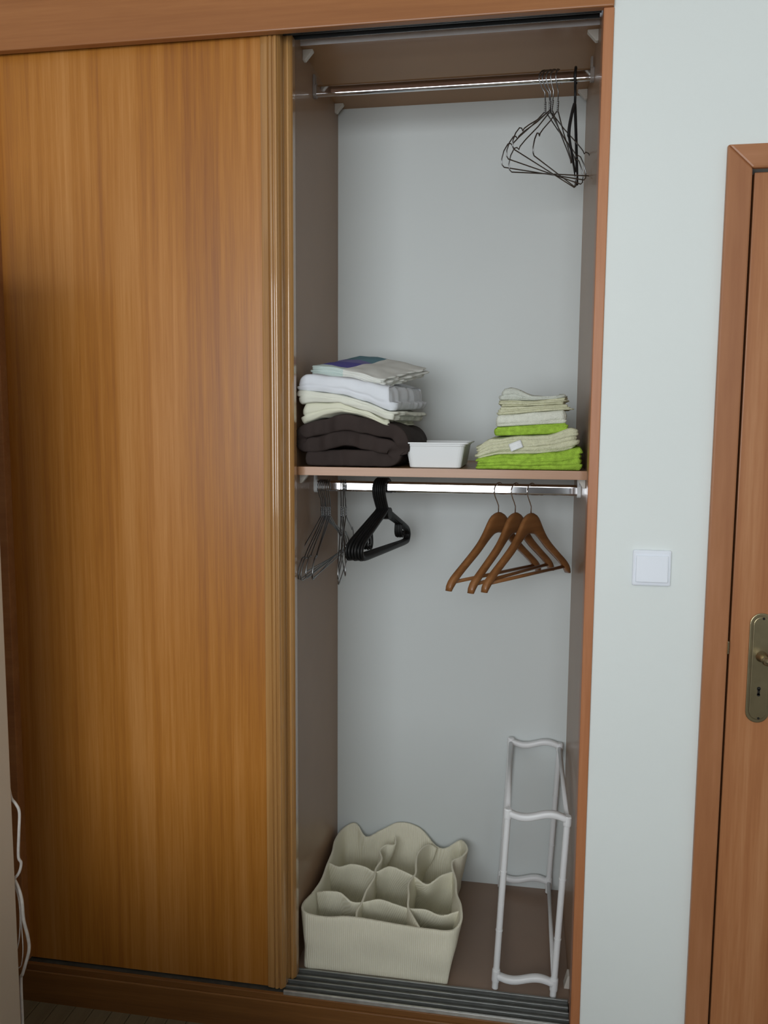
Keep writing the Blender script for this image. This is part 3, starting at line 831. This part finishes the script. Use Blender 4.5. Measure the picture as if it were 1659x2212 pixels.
# towels on the right
GT = 'towels piled at the right of the shelf'
G0 = [(0.46, Z0+0.001), (0.72, Z0+0.001)]
G1 = [(0.46, 1.474), (0.52, 1.486), (0.60, 1.488), (0.66, 1.494), (0.72, 1.508)]
G2 = [(0.46, 1.504), (0.50, 1.524), (0.56, 1.530), (0.63, 1.534), (0.69, 1.552), (0.72, 1.548)]
G3 = [(0.50, 1.552), (0.68, 1.562)]
G4 = [(0.50, 1.580), (0.68, 1.594)]
G5 = [(0.50, 1.600), (0.68, 1.607)]
G6 = [(0.50, 1.617), (0.60, 1.616), (0.68, 1.624)]
G7 = [(0.50, 1.637), (0.545, 1.647), (0.60, 1.628), (0.64, 1.626), (0.68, 1.634)]
G3b = [(0.50, 1.530), (0.63, 1.535), (0.69, 1.545)]
puff('bath_towel', m_green, 0.464, 0.716, 0.117, 0.44, G0, G1, [0.25, 0.48, 0.72], 1.1, 'lime green bath towel at the bottom of the right pile', 'towel', GT, depth=0.0042, wob=0.07, rad=0.012, wrinkle=0.003)
ct = puff('bath_towel', m_tcream, 0.462, 0.706, 0.121, 0.43, up(G1), G2, [0.12, 0.36, 0.60, 0.84], 6.2, 'cream bath towel with a white care label, above the lime green bath towel', 'towel', GT, depth=0.0038, wob=0.08, rad=0.016, wrinkle=0.003)
puff('hand_towel', m_green, 0.505, 0.681, 0.130, 0.37, up(G3b), G3, [0.86], 9.4, 'narrow lime green hand towel halfway up the right pile', 'towel', GT, depth=0.003, wob=0.06, rad=0.010)
puff('hand_towel', m_twhite, 0.507, 0.678, 0.128, 0.37, up(G3), G4, [0.25], 3.4, 'fluffy white hand towel on the narrow green towel', 'towel', GT, depth=0.0012, wob=0.05, rad=0.010)
puff('guest_towel', m_tcream, 0.514, 0.684, 0.133, 0.36, up(G4), G5, [0.3, 0.66], 7.7, 'thin cream guest towel lying on the fluffy white towel', 'towel', GT, depth=0.004, wob=0.10, rad=0.010, fringe=0.006, wrinkle=0.002)
puff('guest_towel', m_tcream, 0.516, 0.678, 0.136, 0.35, up(G5), G6, [0.35, 0.7], 4.6, 'thin cream guest towel directly under the pale grey top towel', 'towel', GT, depth=0.004, wob=0.12, rad=0.010, fringe=0.006, wrinkle=0.002)
puff('guest_towel', m_tgrey, 0.518, 0.674, 0.139, 0.34, up(G6), G7, [0.45], 2.2, 'pale grey-white guest towel on top of the right pile, curled on its left', 'towel', GT, depth=0.004, wob=0.14, rad=0.012, fringe=0.006, wrinkle=0.003)
# care label sewn on the cream towel
bm = bmesh.new()
nx_, ny_ = 8, 5; g = []
for i in range(nx_+1):
    for j in range(ny_+1):
        u, v = i/nx_-0.5, j/ny_-0.5
        g.append(bm.verts.new((u*0.031, v*0.019, 0.0016*math.cos(u*5)+0.0008*math.sin(v*6))))
for i in range(nx_):
    for j in range(ny_):
        a = i*(ny_+1)+j; bm.faces.new((g[a], g[a+ny_+1], g[a+ny_+2], g[a+1]))
tg = obj('care_label', bm, m_label, ct, smooth=True)
tg['label'] = 'small white printed care label'
so = tg.modifiers.new('s', 'SOLIDIFY'); so.thickness = 0.0006
tg.matrix_parent_inverse = Matrix.Identity(4)
tg.location = Vector((0.5585, 0.1150, 1.5085)) - ct.location
tg.rotation_euler = (R(80), R(-22), R(0))

# ---------------------------------------------------------------- white storage tray
bt = thing('storage_tray', 'empty white rectangular plastic tray between the two piles', 'tray', (0.3615, 0.122, Z0))
def rrect(cx, cy, w_, d_, r, z, n=4):
    p = []
    for sx, sy, a0 in ((1, 1, 0), (-1, 1, 90), (-1, -1, 180), (1, -1, 270)):
        for k in range(n+1):
            a = R(a0 + 90*k/n); p.append((cx + sx*(w_/2-r) + r*math.cos(a), cy + sy*(d_/2-r) + r*math.sin(a), z))
    return p
bm = bmesh.new(); loops = []
CY = 0.135
for w_, d_, z, r in ((0.120, 0.222, 0.0, 0.010), (0.128, 0.232, 0.002, 0.012), (0.146, 0.250, 0.054, 0.013), (0.150, 0.254, 0.055, 0.013), (0.151, 0.255, 0.0600, 0.013), (0.165, 0.269, 0.0602, 0.012), (0.166, 0.270, 0.0635, 0.012),
                     (0.152, 0.256, 0.0637, 0.013), (0.143, 0.247, 0.056, 0.012), (0.124, 0.228, 0.004, 0.010)):
    loops.append([bm.verts.new(p) for p in rrect(0, CY, w_, d_, r, z)])
for a, b in zip(loops, loops[1:]):
    m_ = len(a)
    for k in range(m_): bm.faces.new((a[k], a[(k+1) % m_], b[(k+1) % m_], b[k]))
bm.faces.new(loops[0][::-1]); bm.faces.new(loops[-1])
obj('tray_body', bm, m_plastic, bt, bevel=0)

# ================================================================ fabric organiser on the wardrobe floor
G = thing('fabric_organiser', 'cream ribbed fabric organiser with nine compartments on the wardrobe floor', 'organiser', (0.2, 0.11, ZB))
def to_local(v): return Vector(v) - Vector((0.2, 0.11, ZB))
def sheet(name, plan_top, plan_bot, ztop, closed=False, th=0.006, nz=10, seed=0.0, belly=0.006):
    """floppy fabric wall: plan curves at the top and at the bottom, height list along the top"""
    N_ = 8
    A = smooth_path([(x, y, z) for (x, y), z in zip(plan_top, ztop)], N_, closed)
    B = smooth_path([(x, y, ZB+0.003) for (x, y) in plan_bot], N_, closed)
    bm = bmesh.new(); g = []
    for i, (a, b) in enumerate(zip(A, B)):
        col = []
        for k in range(nz+1):
            u = k/nz
            s_ = u*u*(3-2*u)*0.4+u*0.6
            p = b.lerp(a, s_); p.z = b.z + (a.z-b.z)*u
            q = Vector((p.x*9+seed, p.y*9, u*2.0))
            am = belly*math.sin(PI*min(1, u*1.1))+0.001
            p.x += am*noise.noise(q); p.y += am*noise.noise(q+Vector((7, 3, 1)))
            if k == nz: p.z += 0.0012*noise.noise(Vector((i*0.9, seed, 0)))
            col.append(bm.verts.new(to_local(p)))
        g.append(col)
    n = len(g)
    for i in range(n if closed else n-1):
        a, b = g[i], g[(i+1) % n]
        for k in range(nz): bm.faces.new((a[k], b[k], b[k+1], a[k+1]))
    o = obj(name, bm, m_knit, G, smooth=True)
    s_ = o.modifiers.new('thick', 'SOLIDIFY'); s_.thickness = th; s_.offset = 0
    b_ = o.modifiers.new('round', 'BEVEL'); b_.width = 0.0022; b_.segments = 2; b_.limit_method = 'ANGLE'; b_.angle_limit = R(60)
    return o
top = [(0.034, 0.112), (0.090, 0.109), (0.150, 0.112), (0.220, 0.110), (0.300, 0.110), (0.370, 0.108), (0.425, 0.112),
       (0.446, 0.150), (0.440, 0.210), (0.424, 0.270), (0.416, 0.340), (0.400, 0.405), (0.398, 0.450), (0.425, 0.478), (0.436, 0.520), (0.412, 0.572),
       (0.372, 0.560), (0.335, 0.578), (0.280, 0.596), (0.215, 0.598), (0.160, 0.582), (0.110, 0.570), (0.070, 0.594), (0.034, 0.575),
       (0.026, 0.500), (0.034, 0.430), (0.034, 0.360), (0.036, 0.290), (0.028, 0.220), (0.018, 0.150)]
zt_ = [0.262, 0.258, 0.264, 0.263, 0.257, 0.256, 0.257,
       0.262, 0.268, 0.264, 0.262, 0.262, 0.260, 0.262, 0.264, 0.262,
       0.240, 0.232, 0.278, 0.290, 0.268, 0.246, 0.276, 0.262,
       0.262, 0.262, 0.258, 0.256, 0.256, 0.262]
def boxmap(p):
    # footprint under the same point
    x, y = p
    return (0.036 + (min(max(x, 0.02), 0.435)-0.02)/(0.415)*0.380, 0.108 + (y-0.108)/(0.490)*0.470)
bot = []
for k, p in enumerate(top):
    x, y = p
    if k <= 6: y = 0.112; x = 0.036+(x-0.034)*0.96
    elif k <= 14: x = 0.408; y = 0.125 + (y-0.150)*1.10
    elif k <= 22: y = 0.580
    else: x = 0.036
    bot.append((min(max(x, 0.036), 0.410), min(max(y, 0.112), 0.580)))
sheet('outer_wall', top, bot, zt_, closed=True, seed=1.0)
sheet('divider', [(0.172, 0.118), (0.166, 0.160), (0.170, 0.205), (0.172, 0.26), (0.182, 0.32), (0.178, 0.375), (0.186, 0.43), (0.172, 0.48), (0.186, 0.510), (0.212, 0.520), (0.208, 0.56)],
      [(0.165, 0.118), (0.165, 0.16), (0.165, 0.205), (0.165, 0.26), (0.165, 0.32), (0.165, 0.375), (0.165, 0.43), (0.165, 0.48), (0.165, 0.51), (0.168, 0.54), (0.168, 0.576)],
      [0.256, 0.254, 0.252, 0.254, 0.258, 0.256, 0.256, 0.256, 0.258, 0.256, 0.262], seed=4.0)
sheet('divider', [(0.340, 0.118), (0.318, 0.160), (0.298, 0.205), (0.292, 0.26), (0.284, 0.32), (0.296, 0.375), (0.290, 0.43), (0.288, 0.48), (0.300, 0.520), (0.318, 0.548), (0.340, 0.555)],
      [(0.290, 0.118), (0.288, 0.16), (0.288, 0.205), (0.288, 0.26), (0.288, 0.32), (0.288, 0.375), (0.288, 0.43), (0.288, 0.48), (0.288, 0.52), (0.29, 0.55), (0.29, 0.576)],
      [0.252, 0.252, 0.252, 0.254, 0.254, 0.252, 0.254, 0.256, 0.258, 0.252, 0.238], seed=6.0)
sheet('divider', [(0.038, 0.222), (0.070, 0.214), (0.105, 0.220), (0.140, 0.200), (0.172, 0.206), (0.215, 0.214), (0.258, 0.206), (0.300, 0.205), (0.345, 0.205), (0.390, 0.192), (0.436, 0.205)],
      [(0.038, 0.260), (0.070, 0.260), (0.105, 0.260), (0.140, 0.260), (0.170, 0.260), (0.21, 0.260), (0.25, 0.260), (0.288, 0.260), (0.33, 0.260), (0.37, 0.260), (0.405, 0.260)],
      [0.256, 0.266, 0.262, 0.252, 0.250, 0.258, 0.254, 0.246, 0.248, 0.244, 0.254], seed=8.0)
sheet('divider', [(0.036, 0.372), (0.070, 0.362), (0.105, 0.372), (0.145, 0.372), (0.180, 0.360), (0.218, 0.376), (0.258, 0.370), (0.296, 0.358), (0.335, 0.335), (0.372, 0.365), (0.404, 0.385)],
      [(0.038, 0.420), (0.070, 0.420), (0.105, 0.420), (0.140, 0.420), (0.170, 0.420), (0.21, 0.420), (0.25, 0.420), (0.288, 0.420), (0.33, 0.420), (0.37, 0.420), (0.405, 0.420)],
      [0.260, 0.256, 0.262, 0.258, 0.252, 0.264, 0.258, 0.250, 0.244, 0.258, 0.262], seed=9.0)
bm = bmesh.new(); bbox(bm, 0.036-0.2, 0.41-0.2, 0.112-0.11, 0.580-0.11, 0.0005, 0.004)
obj('base_panel', bm, m_knit, G)

# ================================================================ white wavy rack standing on end
K = thing('shoe_rack', 'white plastic tube rack with wavy rails standing upright by the right panel', 'rack', (0.6115, 0.0, ZB))
K.rotation_euler = (0, R(2.7), 0)
HW = 0.0735
YF, YB, HT = 0.113, 0.590, 0.487
def wave_rail(y, z, name='wavy_rail'):
    bm = bmesh.new(); n = 24; rows = []
    for k in range(n+1):
        u = k/n; x = -HW + 2*HW*u
        zz = z + 0.0085*math.sin(2*PI*u+PI)*(1 if True else 0)
        ring = []
        for q in range(12):
            a = 2*PI*q/12; c_, s_ = math.cos(a), math.sin(a)
            ring.append(bm.verts.new((x, y + 0.010*(abs(c_)**0.5)*(1 if c_ > 0 else -1), zz + 0.0085*(abs(s_)**0.5)*(1 if s_ > 0 else -1))))
        rows.append(ring)
    for a, b in zip(rows, rows[1:]):
        for q in range(12): bm.faces.new((a[q], a[(q+1) % 12], b[(q+1) % 12], b[q]))
    bm.faces.new(rows[0][::-1]); bm.faces.new(rows[-1])
    return obj(name, bm, m_rack, K, smooth=True)
for y in (YF, YB):
    wave_rail(y, 0.040); wave_rail(y, HT-0.006)
    for x in (-HW, HW):
        zs = [0.0035 if x < 0 else 0.006, 0.165, 0.325, HT-0.014]
        for a, b in zip(zs, zs[1:]):
            bm = bmesh.new()
            pr = [(0.0082, a), (0.0082, b-0.004), (0.0092, b-0.0035), (0.0092, b-0.0005), (0.0075, b)]
            lathe(bm, pr, (x, y, 0), 'Z', 28)
            o = obj('post_tube', bm, m_rack, K)
        bm = bmesh.new()
        lathe(bm, [(0.0100, HT-0.022), (0.0108, HT-0.018), (0.0108, HT+0.001), (0.0085, HT+0.004)], (x, y, 0), 'Z', 16)
        obj('corner_joint', bm, m_rack, K)
        bm = bmesh.new()
        lathe(bm, [(0.0098, 0.022), (0.0104, 0.026), (0.0104, 0.052), (0.0095, 0.056)], (x, y, 0), 'Z', 16)
        obj('corner_joint', bm, m_rack, K)
for x in (-HW, HW):
    for z in (HT-0.010, 0.040):
        bm = bmesh.new(); tube(bm, [(x, YF, z), (x, YB, z)], 0.0062, 12)
        obj('depth_tube', bm, m_rack, K, smooth=True)

# ================================================================ cream cabinet at the far left and the cord behind it
CB = thing('cream_cabinet', 'tall cream cabinet whose edge shows at the far left', 'cabinet', (-0.507, -0.33, 0))
bm = boxbm(-0.62, 0.0, -0.42, 0.0, 0.0, 1.93)
obj('cabinet_body', bm, m_cab, CB, bevel=0.004)
obj('cabinet_door', boxbm(-0.612, -0.010, -0.438, -0.4205, 0.06, 1.92), m_cab, CB, bevel=0.003)
cord = thing('hanging_cord', 'looped whitish cord hanging behind the cream cabinet edge at the lower left', 'cord', (-0.509, -0.317, 0.0))
def cordobj(pts, r):
    bm = bmesh.new()
    tube(bm, smooth_path([(x+0.53, (0.003*math.sin(i*1.7)), z) for i, (x, z) in enumerate(pts)], 6), r, 8)
    obj('cord_loop', bm, m_cord, cord, smooth=True)
LOOPS = [([(-0.556, 0.900), (-0.550, 0.80), (-0.542, 0.753), (-0.536, 0.733), (-0.529, 0.719), (-0.522, 0.700), (-0.522, 0.656), (-0.526, 0.6), (-0.523, 0.582), (-0.528, 0.560), (-0.541, 0.542)], 0.0032),
         ([(-0.545, 0.553), (-0.533, 0.523), (-0.523, 0.496), (-0.519, 0.451), (-0.514, 0.412), (-0.512, 0.38), (-0.518, 0.35), (-0.528, 0.32), (-0.536, 0.297), (-0.536, 0.17), (-0.537, 0.004)], 0.0036),
         ([(-0.546, 0.545), (-0.534, 0.5), (-0.529, 0.45), (-0.533, 0.40), (-0.545, 0.365)], 0.0014),
         ([(-0.541, 0.542), (-0.531, 0.49), (-0.526, 0.43), (-0.524, 0.38), (-0.532, 0.34), (-0.54, 0.33)], 0.0012)]
for pts, r in LOOPS: cordobj(pts, r)

# unseen bed inferred from the wardrobe foot's shade, added and sized to cast it
bd = thing('bed', 'bed with a dark cover outside the view, added to shade the wardrobe foot', 'bed', (-0.85, -1.67, 0))
obj('mattress', boxbm(-0.90, 0.98, -0.95, 0.67, 0.40, 0.77), m_bed, bd, bevel=0.04)
bm = bmesh.new(); bbox(bm, -0.90, 0.98, -0.95, 0.67, 0.14, 0.395)
for sx in (-0.8, 0.9):
    for sy in (-0.90, 0.60): bbox(bm, sx, sx+0.05, sy, sy+0.05, 0.0, 0.14)
obj('bed_base', bm, m_plinth, bd)

# unseen chair, added to mirror as the photographer's dark stretch in the chrome rail
ch = thing('rail_darkening_chair', 'added dark chair outside the view, there only to darken part of the lower rail', 'chair', (0.70, -3.05, 0))
obj('backrest', boxbm(-0.23, 0.23, -0.03, 0.03, 0.50, 1.28), m_bed, ch, bevel=0.02)
obj('seat', boxbm(-0.23, 0.23, -0.03, 0.42, 0.43, 0.49), m_bed, ch, bevel=0.02)
for sx in (-0.21, 0.18):
    for sy in (-0.02, 0.38): obj('leg', boxbm(sx, sx+0.03, sy, sy+0.03, 0.0, 0.43), m_bed, ch)
